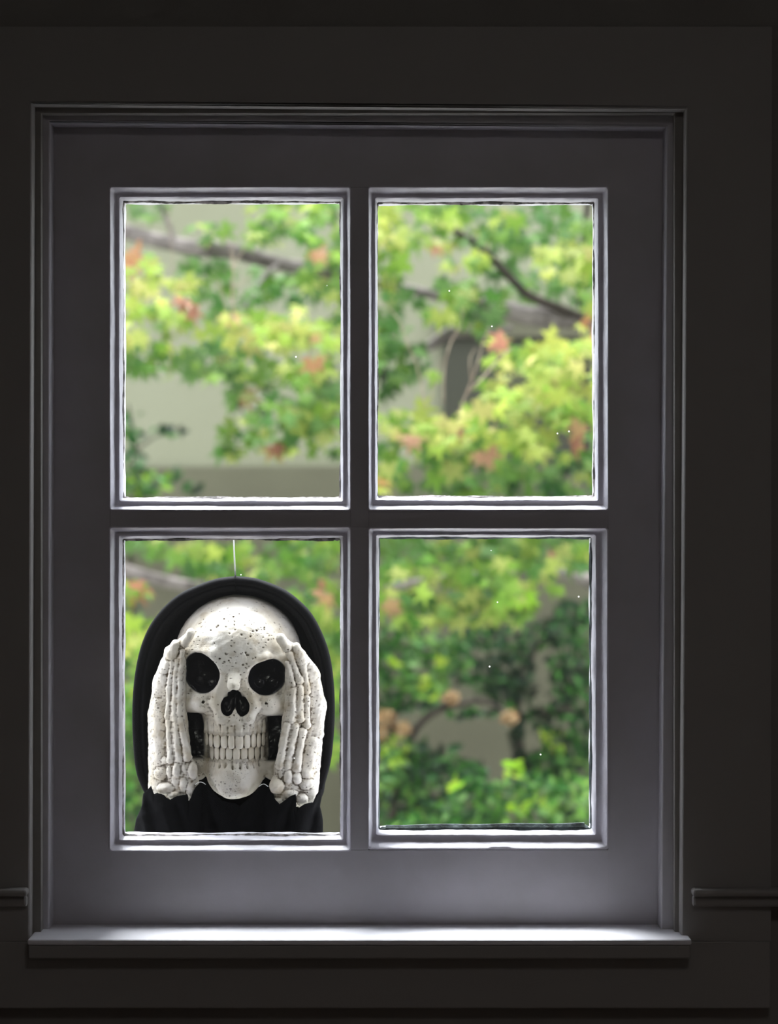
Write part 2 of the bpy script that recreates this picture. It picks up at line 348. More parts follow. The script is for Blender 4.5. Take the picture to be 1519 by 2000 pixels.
for k, pn in enumerate(panes):
    n = 44; rings = []
    for (f, y) in prof:
        o_, g_ = pn['o'], pn['g']
        r = [o_[i]+(g_[i]-o_[i])*f for i in range(4)]
        rings.append(rect_path(*r, n, 5.0-2*f))
    m_ = len(rings[0]); V = []; F = []
    ph = [random.uniform(0, 6.28) for _ in range(6)]
    for j, ring in enumerate(rings):
        f, y = prof[j]
        for i, (px, py) in enumerate(ring):
            wob = 0.45*math.sin(i*0.23+ph[0]+j)+0.35*math.sin(i*0.61+ph[1]+j*2)+random.uniform(-.3, .3)
            if f >= 0.97: wob *= 1.4
            if f < 0.1: wob *= 0.5
            dx = wob if 0 < j < len(prof)-1 else 0
            cx, cy = (pn['o'][0]+pn['o'][2])/2, (pn['o'][1]+pn['o'][3])/2
            side = abs(px-cx)/((pn['o'][2]-pn['o'][0])/2) > abs(py-cy)/((pn['o'][3]-pn['o'][1])/2)
            V.append(P(px+(dx if side else 0), py+(0 if side else dx), 0)*1.0+Vector((0, y, 0)))
    for j in range(len(rings)):
        jj = (j+1) % len(rings)
        for i in range(m_):
            F.append((j*m_+i, j*m_+(i+1) % m_, jj*m_+(i+1) % m_, jj*m_+i))
    me = mesh_from(V, F); bmx = bmesh.new(); bmx.from_mesh(me); o = bm_link('glazing_bead', bmx, M['bead'], win, True); autosmooth(o, 50)
    # glass
    g_ = pn['g']; A = P(g_[0]-5, g_[3]+5, 0); B = P(g_[2]+5, g_[1]-5, 0)
    o = box_obj('glass_pane', (A.x, YG, A.z), (B.x, YG+0.0005, B.z), M['glass'], win)
    o.data.materials[0] = M['glass']
    # ragged putty line round the glass
    path = rect_path(g_[0]-3, g_[1]-3, g_[2]+3, g_[3]+3, 90, 2); V = []; F = []
    L_ = len(path); cx, cy = (g_[0]+g_[2])/2, (g_[1]+g_[3])/2
    for i, (px, py) in enumerate(path):
        hx, hy = (g_[2]-g_[0])/2, (g_[3]-g_[1])/2
        side = abs(px-cx)/hx > abs(py-cy)/hy
        d = 3.6+0.9*math.sin(i*.09+ph[2])+0.7*math.sin(i*.31+ph[3])+random.uniform(-.35, .6)
        if not side: d += 1.0
        if not side and py < cy: d += 1.2
        cd = min(abs(abs(px-cx)-hx), 30)+min(abs(abs(py-cy)-hy), 30)
        d += 5.0*max(0, 1-cd/14)
        if k == 3 and (not side) and py > cy: d = 12.5+0.7*math.sin(i*.2)-(px-cx)/hx*-2.0 - 4*0
        if k == 3 and side and px > cx: d = 6+0.8*math.sin(i*.3)
        ix = px + (-d if px > cx else d)*(1 if side else 0); iy = py+(-d if py > cy else d)*(0 if side else 1)
        if cd < 14:
            ix = px+(-d if px > cx else d)*0.7; iy = py+(-d if py > cy else d)*0.7
        for (qx, qy, yy) in ((px, py, YG+0.0006), (px, py, YG-0.0045), ((px+ix)/2, (py+iy)/2, YG-0.0035), (ix, iy, YG-0.0012), (ix, iy, YG+0.0006)):
            V.append(P(qx, qy, 0)+Vector((0, yy, 0)))
    for i in range(L_):
        for j in range(5):
            a_, b_ = i*5+j, i*5+(j+1) % 5; i2 = ((i+1) % L_)*5
            F.append((a_, b_, i2+(j+1) % 5, i2+j))
    me = mesh_from(V, F); bmx = bmesh.new(); bmx.from_mesh(me); o = bm_link('putty', bmx, M['putty_green'] if k == 3 else M['putty'], win, False)

# ------------------------------------------------------------------ the figure: signed distance modelling
s_ = S*(D+0.09)/D; Y0 = 0.150
def W(uvw):
    u, v, w_ = uvw[..., 0], uvw[..., 1], uvw[..., 2]
    return np.stack([(u-759.5)*s_, Y0-w_*s_, ZC+(1000-v)*s_], -1)
class SDF:
    def __init__(s, lo, hi, h):
        s.lo = np.array(lo, float); s.h = h; s.lump = 0.45; s.n = np.ceil((np.array(hi)-s.lo)/h).astype(int)+1
        s.F = np.full(tuple(s.n), 40.0, np.float32)
        s.ax = [s.lo[i]+h*np.arange(s.n[i], dtype=np.float32) for i in range(3)]
    def _win(s, lo, hi, pad):
        sl = []
        for i in range(3):
            a = int(max(0, math.floor((lo[i]-pad-s.lo[i])/s.h))); b = int(min(s.n[i], math.ceil((hi[i]+pad-s.lo[i])/s.h)+1))
            if b <= a: return None, None
            sl.append(slice(a, b))
        X = s.ax[0][sl[0]][:, None, None]; Y = s.ax[1][sl[1]][None, :, None]; Z = s.ax[2][sl[2]][None, None, :]
        return tuple(sl), (X, Y, Z)
    def _comb(s, sl, d, k, op):
        A = s.F[sl]
        if op == 'add':
            if k > 0:
                h = np.clip(0.5+0.5*(A-d)/k, 0, 1); R = A*(1-h)+d*h-k*h*(1-h)
            else: R = np.minimum(A, d)
        else:
            d = -d
            if k > 0:
                h = np.clip(0.5-0.5*(A-d)/k, 0, 1); R = A*(1-h)+d*h+k*h*(1-h)
            else: R = np.maximum(A, d)
        s.F[sl] = R
    def ell(s, c, r, k=4, op='add', rot=0.0):
        m = max(r) if rot else 0
        sl, g = s._win([c[i]-(m or r[i]) for i in range(3)], [c[i]+(m or r[i]) for i in range(3)], k+6)
        if sl is None: return
        X, Y, Z = g[0]-c[0], g[1]-c[1], g[2]-c[2]
        if rot:
            cr, sr = math.cos(rot), math.sin(rot); X, Y = X*cr+Y*sr, -X*sr+Y*cr
        q0 = np.sqrt((X/r[0])**2+(Y/r[1])**2+(Z/r[2])**2); q1 = np.sqrt((X/r[0]**2)**2+(Y/r[1]**2)**2+(Z/r[2]**2)**2)
        s._comb(sl, q0*(q0-1)/np.maximum(q1, 1e-6), k, op)
    def cap(s, a, b, ra, rb=None, k=3, op='add', bulb=0.0, wz=1.0):
        rb = ra if rb is None else rb; R = max(ra, rb)+bulb
        a = np.array(a, float); b = np.array(b, float)
        sl, g = s._win(np.minimum(a, b)-R, np.maximum(a, b)+R, k+6)
        if sl is None: return
        d = b-a; L2 = max((d**2).sum(), 1e-6)
        t = np.clip(((g[0]-a[0])*d[0]+(g[1]-a[1])*d[1]+(g[2]-a[2])*d[2])/L2, 0, 1)
        q = np.sqrt((g[0]-a[0]-t*d[0])**2+(g[1]-a[1]-t*d[1])**2+((g[2]-a[2]-t*d[2])/wz)**2)
        r = ra+(rb-ra)*t + bulb*(2*np.abs(t-0.5))**3
        s._comb(sl, q-r, k, op)
    def box(s, c, hf, r, k=4, op='add'):
        sl, g = s._win([c[i]-hf[i] for i in range(3)], [c[i]+hf[i] for i in range(3)], k+6)
        if sl is None: return
        q = [np.abs(g[i]-c[i])-hf[i]+r for i in range(3)]
        d = np.sqrt(sum(np.maximum(x, 0)**2 for x in q))+np.minimum(np.maximum(np.maximum(q[0], q[1]), q[2]), 0)-r
        s._comb(sl, d, k, op)
    def cyl(s, cu, cw, ru, rw, v0, v1, r=8, k=5, op='add', taper=0.0):
        """vertical elliptic cylinder"""
        sl, g = s._win([cu-ru*1.2, v0, cw-rw*1.2], [cu+ru*1.2, v1, cw+rw*1.2], k+6)
        if sl is None: return
        f = 1-taper*(g[1]-v0)/(v1-v0)
        q = (np.sqrt(((g[0]-cu)/(ru*f))**2+((g[2]-cw)/(rw*f))**2)-1)*min(ru, rw)+r
        y = np.abs(g[1]-(v0+v1)/2)-(v1-v0)/2+r
        d = np.sqrt(np.maximum(q, 0)**2+np.maximum(y, 0)**2)+np.minimum(np.maximum(q, y), 0)-r
        s._comb(sl, d, k, op)
    def mesh(s):
        F = s.F.copy(); B = 5.0
        X = s.ax[0][:, None, None]; Y = s.ax[1][None, :, None]; Z = s.ax[2][None, None, :]
        F += s.lump*(np.sin(X*.17+1.3*np.sin(Y*.11))*np.sin(Y*.13+Z*.15)+0.6*np.sin(X*.31+Y*.23)*np.sin(Y*.37-Z*.29+1)+0.45*np.sin(X*.62-Y*.51)*np.sin(Y*.7+X*.4+Z*.5))
        F[0], F[-1] = B, B; F[:, 0], F[:, -1] = B, B; F[:, :, 0], F[:, :, -1] = B, B
        inside = F < 0
        nx, ny, nz = F.shape
        cnt = np.zeros((nx-1, ny-1, nz-1), np.uint8)
        for i in (0, 1):
            for j in (0, 1):
                for k in (0, 1):
                    cnt += inside[i:nx-1+i, j:ny-1+j, k:nz-1+k]
        act = (cnt > 0) & (cnt < 8)
        idx = np.full(act.shape, -1, np.int64); I = np.argwhere(act); idx[act] = np.arange(len(I))
        acc = np.zeros((len(I), 3)); num = np.zeros(len(I))
        cor = [(i, j, k) for i in (0, 1) for j in (0, 1) for k in (0, 1)]
        vals = {c: F[I[:, 0]+c[0], I[:, 1]+c[1], I[:, 2]+c[2]].astype(float) for c in cor}
        for c in cor:
            for ax in range(3):
                if c[ax] == 0:
                    e = list(c); e[ax] = 1; e = tuple(e); a, b = vals[c], vals[e]
                    x = (a < 0) != (b < 0); t = np.where(x, a/np.where(a == b, 1, a-b), 0)
                    p = np.array(c, float)[None, :].repeat(len(I), 0); p[:, ax] += t
                    acc += p*x[:, None]; num += x
        Pn = (acc/num[:, None]+I)*s.h+s.lo
        quads = []
        for ax in range(3):
            a = [slice(0, nx), slice(0, ny), slice(0, nz)]; b = list(a)
            a[ax] = slice(0, F.shape[ax]-1); b[ax] = slice(1, F.shape[ax])
            ia, ib = inside[tuple(a)], inside[tuple(b)]
            E = np.argwhere(ia != ib); fl = ia[ia != ib]
            o1, o2 = [(1, 2), (2, 0), (0, 1)][ax]
            def cell(d1, d2):
                q = E.copy(); q[:, o1] -= d1; q[:, o2] -= d2; return idx[q[:, 0], q[:, 1], q[:, 2]]
            q = np.stack([cell(1, 1), cell(0, 1), cell(0, 0), cell(1, 0)], 1)
            q[~fl] = q[~fl][:, ::-1]
            quads.append(q)
        Q = np.concatenate(quads); Q = Q[(Q >= 0).all(1)]
        return Pn, Q
def relax(V, Q, it):
    E = np.concatenate([Q[:, [0, 1]], Q[:, [1, 2]], Q[:, [2, 3]], Q[:, [3, 0]]]); n = len(V)
    for _ in range(it):
        A = np.zeros_like(V); c = np.zeros(n)
        for a, b in ((0, 1), (1, 0)):
            for d in range(3): A[:, d] += np.bincount(E[:, a], V[E[:, b], d], n)
            c += np.bincount(E[:, a], minlength=n)
        V = V*0.4+0.6*A/c[:, None]
    return V
def normals(V, Q):
    fn = np.cross(V[Q[:, 2]]-V[Q[:, 0]], V[Q[:, 3]]-V[Q[:, 1]]); N = np.zeros_like(V)
    for k in range(4):
        for d in range(3): N[:, d] += np.bincount(Q[:, k], fn[:, d], len(V))
    return N/np.maximum(np.linalg.norm(N, axis=1), 1e-9)[:, None]
def sdf_object(name, sdf, mat_, parent, paint=None, gain=1.0, grime_extra=None):
    V, Q = sdf.mesh(); V = relax(V, Q, 1)
    N = normals(V, Q)
    # the antique wash that settles in grooves: distance to a smoothed copy
    Vs = relax(V, Q, 9); N2 = normals(Vs, Q)
    cav = ((Vs-V)*N).sum(1)
    vol = (V*N).sum()  # orientation
    g = np.clip((np.abs(1)*cav-0.07)*gain, 0, 1)
    if grime_extra is not None: g = np.clip(g+grime_extra(V), 0, 1)
    Wv = W(V)
    me = bpy.data.meshes.new(name); me.from_pydata(Wv.tolist(), [], Q.tolist()); me.update()
    a = me.attributes.new('grime', 'FLOAT', 'POINT'); a.data.foreach_set('value', g.astype(np.float32))
    a = me.attributes.new('paint', 'FLOAT', 'POINT'); a.data.foreach_set('value', (paint(V) if paint else np.zeros(len(V))).astype(np.float32))
    bmx = bmesh.new(); bmx.from_mesh(me); bmesh.ops.recalc_face_normals(bmx, faces=bmx.faces); bmx.to_mesh(me); bmx.free()
    return link_mesh(name, me, mat_, parent, True)

fig = tag(empty('reaper_figure', tuple(W(np.array([456., 1700., 30.])))), 'black hooded skeleton figure with hands on its cheeks, hanging behind lower left pane', 'halloween decoration')

HS = 1.5
sk = SDF((322, 1158, -60), (594, 1572, 156), HS)
C = 457.5
sk.ell((C, 1290, -8), (127, 124, 134), 0)
sk.ell((C, 1345, 22), (112, 82, 92), 12)
sk.ell((C, 1262, 60), (74, 66, 66), 14)                    # forehead swell
sk.cyl(456, 14, 66, 104, 1372, 1440, 14, 16)               # maxilla
sk.box((C, 1430, -10), (104, 92, 38), 25, 8)               # back mass
# cheek bones
sk.cap((392, 1373, 92), (352, 1378, 50), 19, 18, 12); sk.cap((524, 1378, 92), (560, 1382, 50), 20, 21, 12)
sk.cap((352, 1378, 50), (346, 1372, 0), 18, 16, 10); sk.cap((560, 1382, 50), (568, 1376, 0), 20, 16, 10)
sk.cap((362, 1310, 74), (356, 1360, 72), 10, 12, 10); sk.cap((556, 1312, 74), (559, 1362, 72), 10, 13, 10)
# brows
sk.cap((366, 1280, 84), (420, 1277, 112), 11, 12, 12); sk.cap((420, 1277, 112), (444, 1304, 112), 12, 8, 10)
sk.cap((552, 1292, 84), (500, 1291, 108), 11, 11, 12); sk.cap((520, 1284, 108), (474, 1304, 113), 11, 9, 8)
# inner orbit walls and nose bone
sk.cap((441, 1310, 100), (424, 1372, 108), 10, 13, 10); sk.cap((477, 1312, 100), (496, 1378, 108), 10, 13, 10)
sk.cap((459, 1303, 108), (459, 1336, 132), 11, 12.5, 6)
sk.cap((430, 1375, 108), (432, 1400, 108), 12, 12, 8); sk.cap((490, 1375, 108), (488, 1400, 108), 12, 12, 8)
# mandible
sk.cyl(457, 10, 60, 100, 1478, 1535, 16, 8)
sk.ell((456, 1518, 62), (54, 46, 54), 10)
sk.ell((456, 1538, 98), (32, 22, 18), 12)
sk.cyl(457, 8, 57, 90, 1425, 1492, 6, 4)                   # gum behind the teeth
for sg, cx in ((-1, 404), (1, 508)):
    sk.cap((cx, 1502, 62), (cx+sg*34, 1494, 44), 15, 16, 10); sk.cap((cx+sg*34, 1494, 44), (cx+sg*46, 1440, 20), 15, 12, 8)
    sk.cap((cx+sg*20, 1515, 52), (cx+sg*48, 1520, 40), 14, 16, 8)
# sockets
sk.ell((396, 1317, 112), (34.5, 35.5, 60), 6, 'sub', rot=-0.10)
sk.ell((388, 1298, 112), (25, 23.5, 55), 6, 'sub')
sk.ell((519.5, 1324, 112), (35, 33, 58), 7, 'sub', rot=0.0)
sk.ell((530, 1309, 112), (24, 21.5, 52), 6, 'sub')
# eye details deep in the sockets
for c in ((388, 1330, 70), (412, 1334, 68), (507, 1334, 72), (530, 1333, 68)): sk.ell(c, (11, 10, 8), 3)
# nose
sk.ell((445, 1379, 122), (14, 19, 30), 4, 'sub'); sk.ell((475, 1379, 122), (14, 19, 30), 4, 'sub')
sk.ell((459, 1360, 122), (9, 19, 30), 5, 'sub'); sk.ell((451, 1368, 122), (12, 18, 30), 5, 'sub'); sk.ell((468, 1368, 122), (12, 18, 30), 5, 'sub')
sk.cap((460, 1356, 98), (461, 1394, 102), 3, 4, 4)
for c in ((446, 1384, 90), (474, 1384, 90), (441, 1376, 90), (479, 1377, 90)): sk.ell(c, (6, 9, 8), 2)
# cheek hollows: clear the space
sk.box((371, 1441, 90), (20, 44, 62), 14, 5, 'sub'); sk.box((542, 1446, 90), (21, 43, 60), 14, 5, 'sub')
# gum line, root ridges
def frontw(u, ru, rw, cw): return cw+rw*math.sqrt(max(0.02, 1-((u-457)/ru)**2))
UT = [396, 406, 416, 431, 446, 460, 477, 490, 500, 509, 517]
LT = [407, 417, 429, 441, 455, 470, 484, 496, 506, 515]
for a, b in zip(UT[:-1], UT[1:]):
    u = (a+b)/2; wv = frontw(u, 73, 108, 10)
    sk.cap((456+(u-456)*0.98, 1414, wv-11), (u, 1432, wv-8), 5.5, (b-a)*0.50, 5)
for a, b in zip(UT[1:-2], UT[2:-1]):
    wv = frontw(b, 73, 108, 10); sk.cap((b, 1419+random.uniform(-5, 3), wv-1), (b, 1430, wv+1), 1.4, 2.4, 3, 'sub')
for a, b in zip(LT[:-1], LT[1:]):
    u = (a+b)/2; wv = frontw(u, 67, 104, 8)
    sk.cap((457+(u-457)*0.9, 1510, wv-12), (u, 1486, wv-7), 4.5, (b-a)*0.52, 5)
for a, b in zip(LT[:-2], LT[1:-1]):
    wv = frontw(b, 67, 104, 8); sk.cap((457+(b-457)*.92, 1506+random.uniform(-6,5), wv-2), (b, 1487, wv+1), 1.6, 2.6, 3, 'sub')
# foramina and dents
for c in ((397, 1371, 101), (521, 1373, 102)): sk.ell(c, (4.5, 3.5, 9), 2, 'sub')
for _ in range(60):
    a = random.uniform(0, 6.28); r = random.uniform(0, 1)**.5
    u = C+105*r*math.cos(a); v = 1236+62*r*math.sin(a)
    q = 1-((u-C)/127)**2-((v-1290)/124)**2
    if q < 0.05: continue
    wv = max(-8+134*math.sqrt(q), 60+66*math.sqrt(max(0, 1-((u-C)/74)**2-((v-1262)/66)**2)) if abs(u-C) < 74 else 0)
    sk.ell((u, v, wv+1), (random.uniform(1.2, 2.4), random.uniform(1.2, 2.2), 3.2), 1, 'sub')
def skull_paint(V):
    u, v, w_ = V.T
    def e(c, r): return np.sqrt(((u-c[0])/r[0])**2+((v-c[1])/r[1])**2)
    def st(x, a, b): return np.clip((b-x)/(b-a), 0, 1)
    p = np.zeros(len(V))
    n = normals_cache.get('n')
    deep1 = st(np.minimum(e((396, 1317), (36, 37)), e((388, 1298), (27, 25))), 0.98, 1.05)*(w_ < 104)
    deep2 = st(np.minimum(e((519.5, 1324), (37, 34)), e((530, 1309), (26, 23))), 0.98, 1.05)*(w_ < 104)
    nose = st(np.minimum(np.minimum(e((445, 1379), (15, 20)), e((475, 1379), (15, 20))), e((458.5, 1361), (14, 20))), 0.95, 1.06)*(w_ < 113)
    def bxm(x0, x1, y0, y1): 
        dx = np.maximum(x0-u, u-x1); dy = np.maximum(y0-v, v-y1); return st(np.maximum(dx, dy), -1, 4)
    ch = np.maximum(bxm(356, 392, 1397, 1484), bxm(520, 560, 1403, 1489))*st(w_, 66, 76)
    return np.maximum.reduce([deep1, deep2, nose, ch])
normals_cache = {}
def skull_grime(V):
    u, v, w_ = V.T
    def blob(c, r): return np.exp(-(((u-c[0])/r[0])**2+((v-c[1])/r[1])**2))
    gum = 0.75*np.clip(1-np.abs(v-1459)/31, 0, 1)**0.3*(np.abs(u-457) < 63)*(w_ > 50)
    return gum+0.28*blob((372, 1395), (24, 9))+0.35*blob((360, 1398), (30, 6))+0.3*blob((545, 1404), (30, 5))+0.2*blob((385, 1240), (10, 14))+0.2*blob((420, 1360), (8, 12))+0.2*blob((497, 1360), (8, 14))+0.20*blob((352, 1260), (16, 20))+0.25*blob((398, 1492), (14, 20))+0.25*blob((520, 1500), (14, 18))+0.15*blob((356, 1330), (6, 50))+0.22*blob((562, 1310), (7, 50))+0.12*blob((461, 1418), (30, 8))+0.15*blob((430, 1330), (8, 22))
skull = sdf_object('skull', sk, M['bone'], fig, skull_paint, 1.8, skull_grime)

# teeth
tooth_mat = mat('tooth_paint', lin(236, 229, 216), 0.45, 0.4, noise=(60, lin(218, 208, 188), 0.4, 0.7), bump=(200, 0.3, 0.001))
def tooth(u0, u1, v0, v1, ru, rw, cw, up):
    u = (u0+u1)/2; hw = (u1-u0)/2*1.05; wv = frontw(u, ru, rw, cw)
    dw = -(rw/ru)*((u-457)/ru)/math.sqrt(max(0.05, 1-((u-457)/ru)**2)); ang = math.atan(dw)
    hd = 8.0; V = []; F = []; nu, nv = 14, 12
    for j in range(nv+1):
        ph = -PI/2+PI*j/nv
        for i in range(nu):
            th = 2*PI*i/nu
            def se(x, p): return math.copysign(abs(x)**p, x)
            lx = se(math.cos(ph), 0.55)*se(math.cos(th), 0.6); lz = se(math.cos(ph), 0.55)*se(math.sin(th), 0.7); ly = se(math.sin(ph), 0.8)
            root = -ly if up else ly          # 1 at the root end
            taper = 1-0.22*max(0, root)**1.5
            x = lx*hw/ max(0.55, math.cos(ang))*taper; y = ly*(v1-v0)/2*1.04; z = lz*hd*(0.85 if root > 0 else 0.8)
            V.append((u+x*math.cos(ang)-z*math.sin(ang)*0, (v0+v1)/2+y, wv-7.2+z+x*math.sin(ang)))
    for j in range(nv):
        for i in range(nu):
            F.append((j*nu+i, j*nu+(i+1) % nu, (j+1)*nu+(i+1) % nu, (j+1)*nu+i))
    V = W(np.array(V)); me = mesh_from(V.tolist(), F)
    bmx = bmesh.new(); bmx.from_mesh(me); bmesh.ops.remove_doubles(bmx, verts=bmx.verts, dist=1e-5)
    return bm_link('tooth', bmx, tooth_mat, skull, True)
for i, (a, b) in enumerate(zip(UT[:-1], UT[1:])):
    tooth(a+.5, b-.5, 1432+(1.5 if i in (0, 1, 8, 9) else (-1 if i in (4, 5) else 0)), 1460-(2 if i in (0, 9) else 0)+(1 if i in (4, 5) else 0)+random.uniform(-.8, .8), 73, 108, 10, True)
for i, (a, b) in enumerate(zip(LT[:-1], LT[1:])):
    tooth(a+.5, b-.5, 1459+random.uniform(-.5, .8), 1486+random.uniform(-1, 1), 67, 104, 8, False)

# hands
def wl(u): return 106-((max(0, 352-u))/62.)**2*44
def wr(u): return 106-((max(0, u-562))/70.)**2*42
def hand(lo, hi, wf, bones, blobs, plates, extra=None):
    h = SDF(lo, hi, HS); h.lump = 0.9
    for (a, b, ra, rb) in plates:
        h.cap((a[0], a[1], wf(a[0])-ra+1.5), (b[0], b[1], wf(b[0])-rb+1.5), ra, rb, 6)
    for (a, b, ra, rb, bu) in bones:
        h.cap((a[0], a[1], wf(a[0])-ra*0.42), (b[0], b[1], wf(b[0])-rb*0.42), ra*1.08, rb*1.08, 1.6, bulb=bu, wz=1.0)
    for (c, r) in blobs:
        h.ell((c[0], c[1], wf(c[0])-min(r)*0.3), (r[0], r[1], min(r)*1.15), 1.4)
    return h
Lb = [((373, 1236), (361, 1257), 8, 7.5, 0), ((344, 1258), (336, 1278), 9, 12, 0), ((328, 1297), (321, 1309), 8.5, 10.5, 0),
      ((318, 1326), (309, 1355), 12, 12, 1), ((310, 1374), (309, 1418), 13, 13.5, 1), ((308, 1436), (310, 1484), 13, 12.5, 1.6),
      ((305, 1490), (303, 1492), 8, 8, 0), ((321, 1485), (322, 1486), 6.5, 6, 0),
      ((337, 1295), (332, 1334), 4.6, 5, 1), ((331, 1343), (328, 1400), 5, 5.4, 1.2), ((330, 1411), (334, 1484), 5.8, 6.6, 1.4),
      ((346, 1290), (342, 1326), 4, 4, .8), ((342, 1334), (341, 1396), 4.4, 4.6, 1), ((343, 1404), (350, 1482), 5, 6.6, 1),
      ((357, 1272), (352, 1324), 4.5, 4.5, 1), ((352, 1333), (350, 1394), 4.5, 4.5, .8), ((352, 1404), (367, 1478), 5, 7.6, 1)]
Lc = [((313, 1511), (14.5, 13.5)), ((331, 1507), (6.5, 13)), ((346, 1504), (8.5, 17)), ((360, 1500), (5, 9)), ((327, 1541), (23, 13)),
      ((359, 1532), (9, 16)), ((377, 1504), (9, 18)), ((372, 1540), (9, 14)), ((342, 1552), (14, 9)), ((292, 1545), (5, 14))]
Lp = [((366, 1246), (336, 1276), 9, 15), ((336, 1276), (318, 1335), 15, 22), ((318, 1335), (311, 1400), 22, 25), ((311, 1400), (313, 1550), 25, 25),
      ((350, 1290), (344, 1400), 13, 18), ((344, 1400), (352, 1545), 20, 27), ((365, 1500), (372, 1545), 18, 18), ((300, 1400), (296, 1545), 12, 9)]
def hand_grime(side):
    def f(V):
        u, v, w_ = V.T
        if side < 0: return 0.26*np.exp(-(((u-360)/9)**2+((v-1300)/60)**2))+0.2*np.exp(-(((u-380)/12)**2+((v-1515)/30)**2))
        return 0.30*np.exp(-(((u-564)/10)**2+((v-1340)/60)**2))+0.22*np.exp(-(((u-585)/16)**2+((v-1340)/50)**2))+0.2*np.exp(-(((u-535)/10)**2+((v-1505)/20)**2))
    return f
h = hand((278, 1220, 0), (396, 1585, 130), wl, Lb, Lc, Lp)
hl = sdf_object('hand', h, M['bone'], fig, None, 3.2, hand_grime(-1))
Rb = [((547, 1245), (561, 1264), 8.5, 9.5, 0), ((566, 1278), (585, 1329), 5.2, 5.6, 2.2), ((578, 1264), (589, 1290), 8.5, 10.5, 0),
      ((561, 1294), (572, 1336), 3.6, 4.2, .6), ((592, 1300), (600, 1350), 5.6, 5.6, 1.6), ((605, 1303), (611, 1318), 9, 10.5, 0),
      ((614, 1333), (616, 1344), 11, 11.5, 0), ((618, 1357), (620, 1374), 12.5, 13, 0), ((618, 1390), (616, 1434), 14, 14, .8),
      ((609, 1451), (598, 1508), 14, 13.5, 1.6), ((572, 1348), (570, 1403), 5.6, 6.5, 1.6), ((586, 1343), (586, 1404), 5.5, 7, 1.2),
      ((599, 1364), (598, 1416), 5.6, 7.4, 1), ((561, 1417), (547, 1494), 7, 8.6, 1), ((577, 1418), (561, 1496), 6.4, 6.6, 1.4), ((590, 1430), (579, 1500), 7.4, 8, 1.6)]
Rc = [((548, 1510), (5, 9)), ((563, 1516), (9, 16)), ((580, 1519), (10, 13)), ((598, 1531), (14.5, 13.5)), ((541, 1535), (15.5, 16)),
      ((566, 1549), (16, 9)), ((590, 1561), (12, 12)), ((543, 1563), (11, 8)), ((614, 1550), (6, 20))]
Rp = [((552, 1252), (582, 1280), 9, 14), ((582, 1280), (603, 1320), 14, 20), ((603, 1320), (612, 1385), 20, 24), ((612, 1385), (602, 1460), 24, 24), ((602, 1460), (596, 1560), 25, 24),
      ((566, 1300), (570, 1400), 8, 16), ((570, 1400), (560, 1500), 18, 22), ((560, 1500), (562, 1560), 26, 24), ((544, 1530), (548, 1556), 16, 14)]
h = hand((524, 1228, 0), (646, 1592, 130), wr, Rb, Rc, Rp)
hr = sdf_object('hand', h, M['bone'], fig, None, 3.2, hand_grime(1))

# hood
oc = [(455, 1127), (418, 1132), (380, 1145), (343, 1163), (312, 1190), (286, 1225), (268, 1268), (257, 1320), (252, 1375), (252, 1435), (257, 1500), (266, 1535), (285, 1567), (330, 1600),
      (456, 1610), (580, 1600), (624, 1568), (634, 1535), (645, 1490), (651, 1430), (652, 1370), (647, 1310), (636, 1262), (612, 1210), (585, 1178), (550, 1152), (505, 1134), (480, 1129)]
cl = catmull(oc+[oc[0]], 8)[:-1]
cl = np.array(cl); nC = len(cl)
tg = np.roll(cl, -1, 0)-np.roll(cl, 1, 0); tg /= np.linalg.norm(tg, axis=1)[:, None]; nrm = np.stack([tg[:, 1], -tg[:, 0]], 1)
cen = np.array([455, 1375.])
if ((cen-cl)*nrm).sum() < 0: nrm = -nrm          # nrm points inward
def hood_ring(off, wv, shrink=1.0, wob=0.0):
    p = cl+nrm*off; p = cen+(p-cen)*shrink
    ph = np.arange(nC)
    ww = wv+wob*np.sin(ph*0.21)+wob*0.6*np.sin(ph*0.5+1)
    return np.concatenate([p, ww[:, None]], 1)
rings = [hood_ring(8, -70, .55), hood_ring(28, -66, .95), hood_ring(34, -20, 1, 2), hood_ring(31, 20, 1, 2), hood_ring(24, 44, 1, 1.2), hood_ring(19, 50), hood_ring(17.2, 46), hood_ring(15.5, 52),
         hood_ring(9, 60), hood_ring(3, 56), hood_ring(0.3, 46), hood_ring(0, 36), hood_ring(3, 10, 1, 1), hood_ring(10, -40), hood_ring(24, -95, 1.0, 3), hood_ring(45, -140, .95, 3), hood_ring(60, -158, .6, 2)]
def loft(name, rings, m, parent, cap0=True, cap1=True, smooth=True):
    n = len(rings[0]); V = np.concatenate([W(r) for r in rings]); F = []
    for j in range(len(rings)-1):
        for i in range(n): F.append((j*n+i, j*n+(i+1) % n, (j+1)*n+(i+1) % n, (j+1)*n+i))
    if cap0: F.append(tuple(range(n)))
    if cap1: F.append(tuple(range((len(rings)-1)*n, len(rings)*n)))
    bmx = bmesh.new(); me = mesh_from(V.tolist(), F); bmx.from_mesh(me)
    return bm_link(name, bmx, m, parent, smooth)
hood = loft('hood', rings, M['cloth'], fig)
# seam over the crown of the hood
pts = W(np.array([(457, 1146, 47.), (456, 1138, 59.5), (455.5, 1131, 57.), (455, 1127, 44.), (455, 1128, 20.), (455, 1136, -40.)]))
V, F = tube_mesh([Vector(p) for p in catmull(pts, 4)], [0.0008]*21, 6); sm = mesh_from(V, F); link_mesh('seam', sm, M['rib'], hood, True)

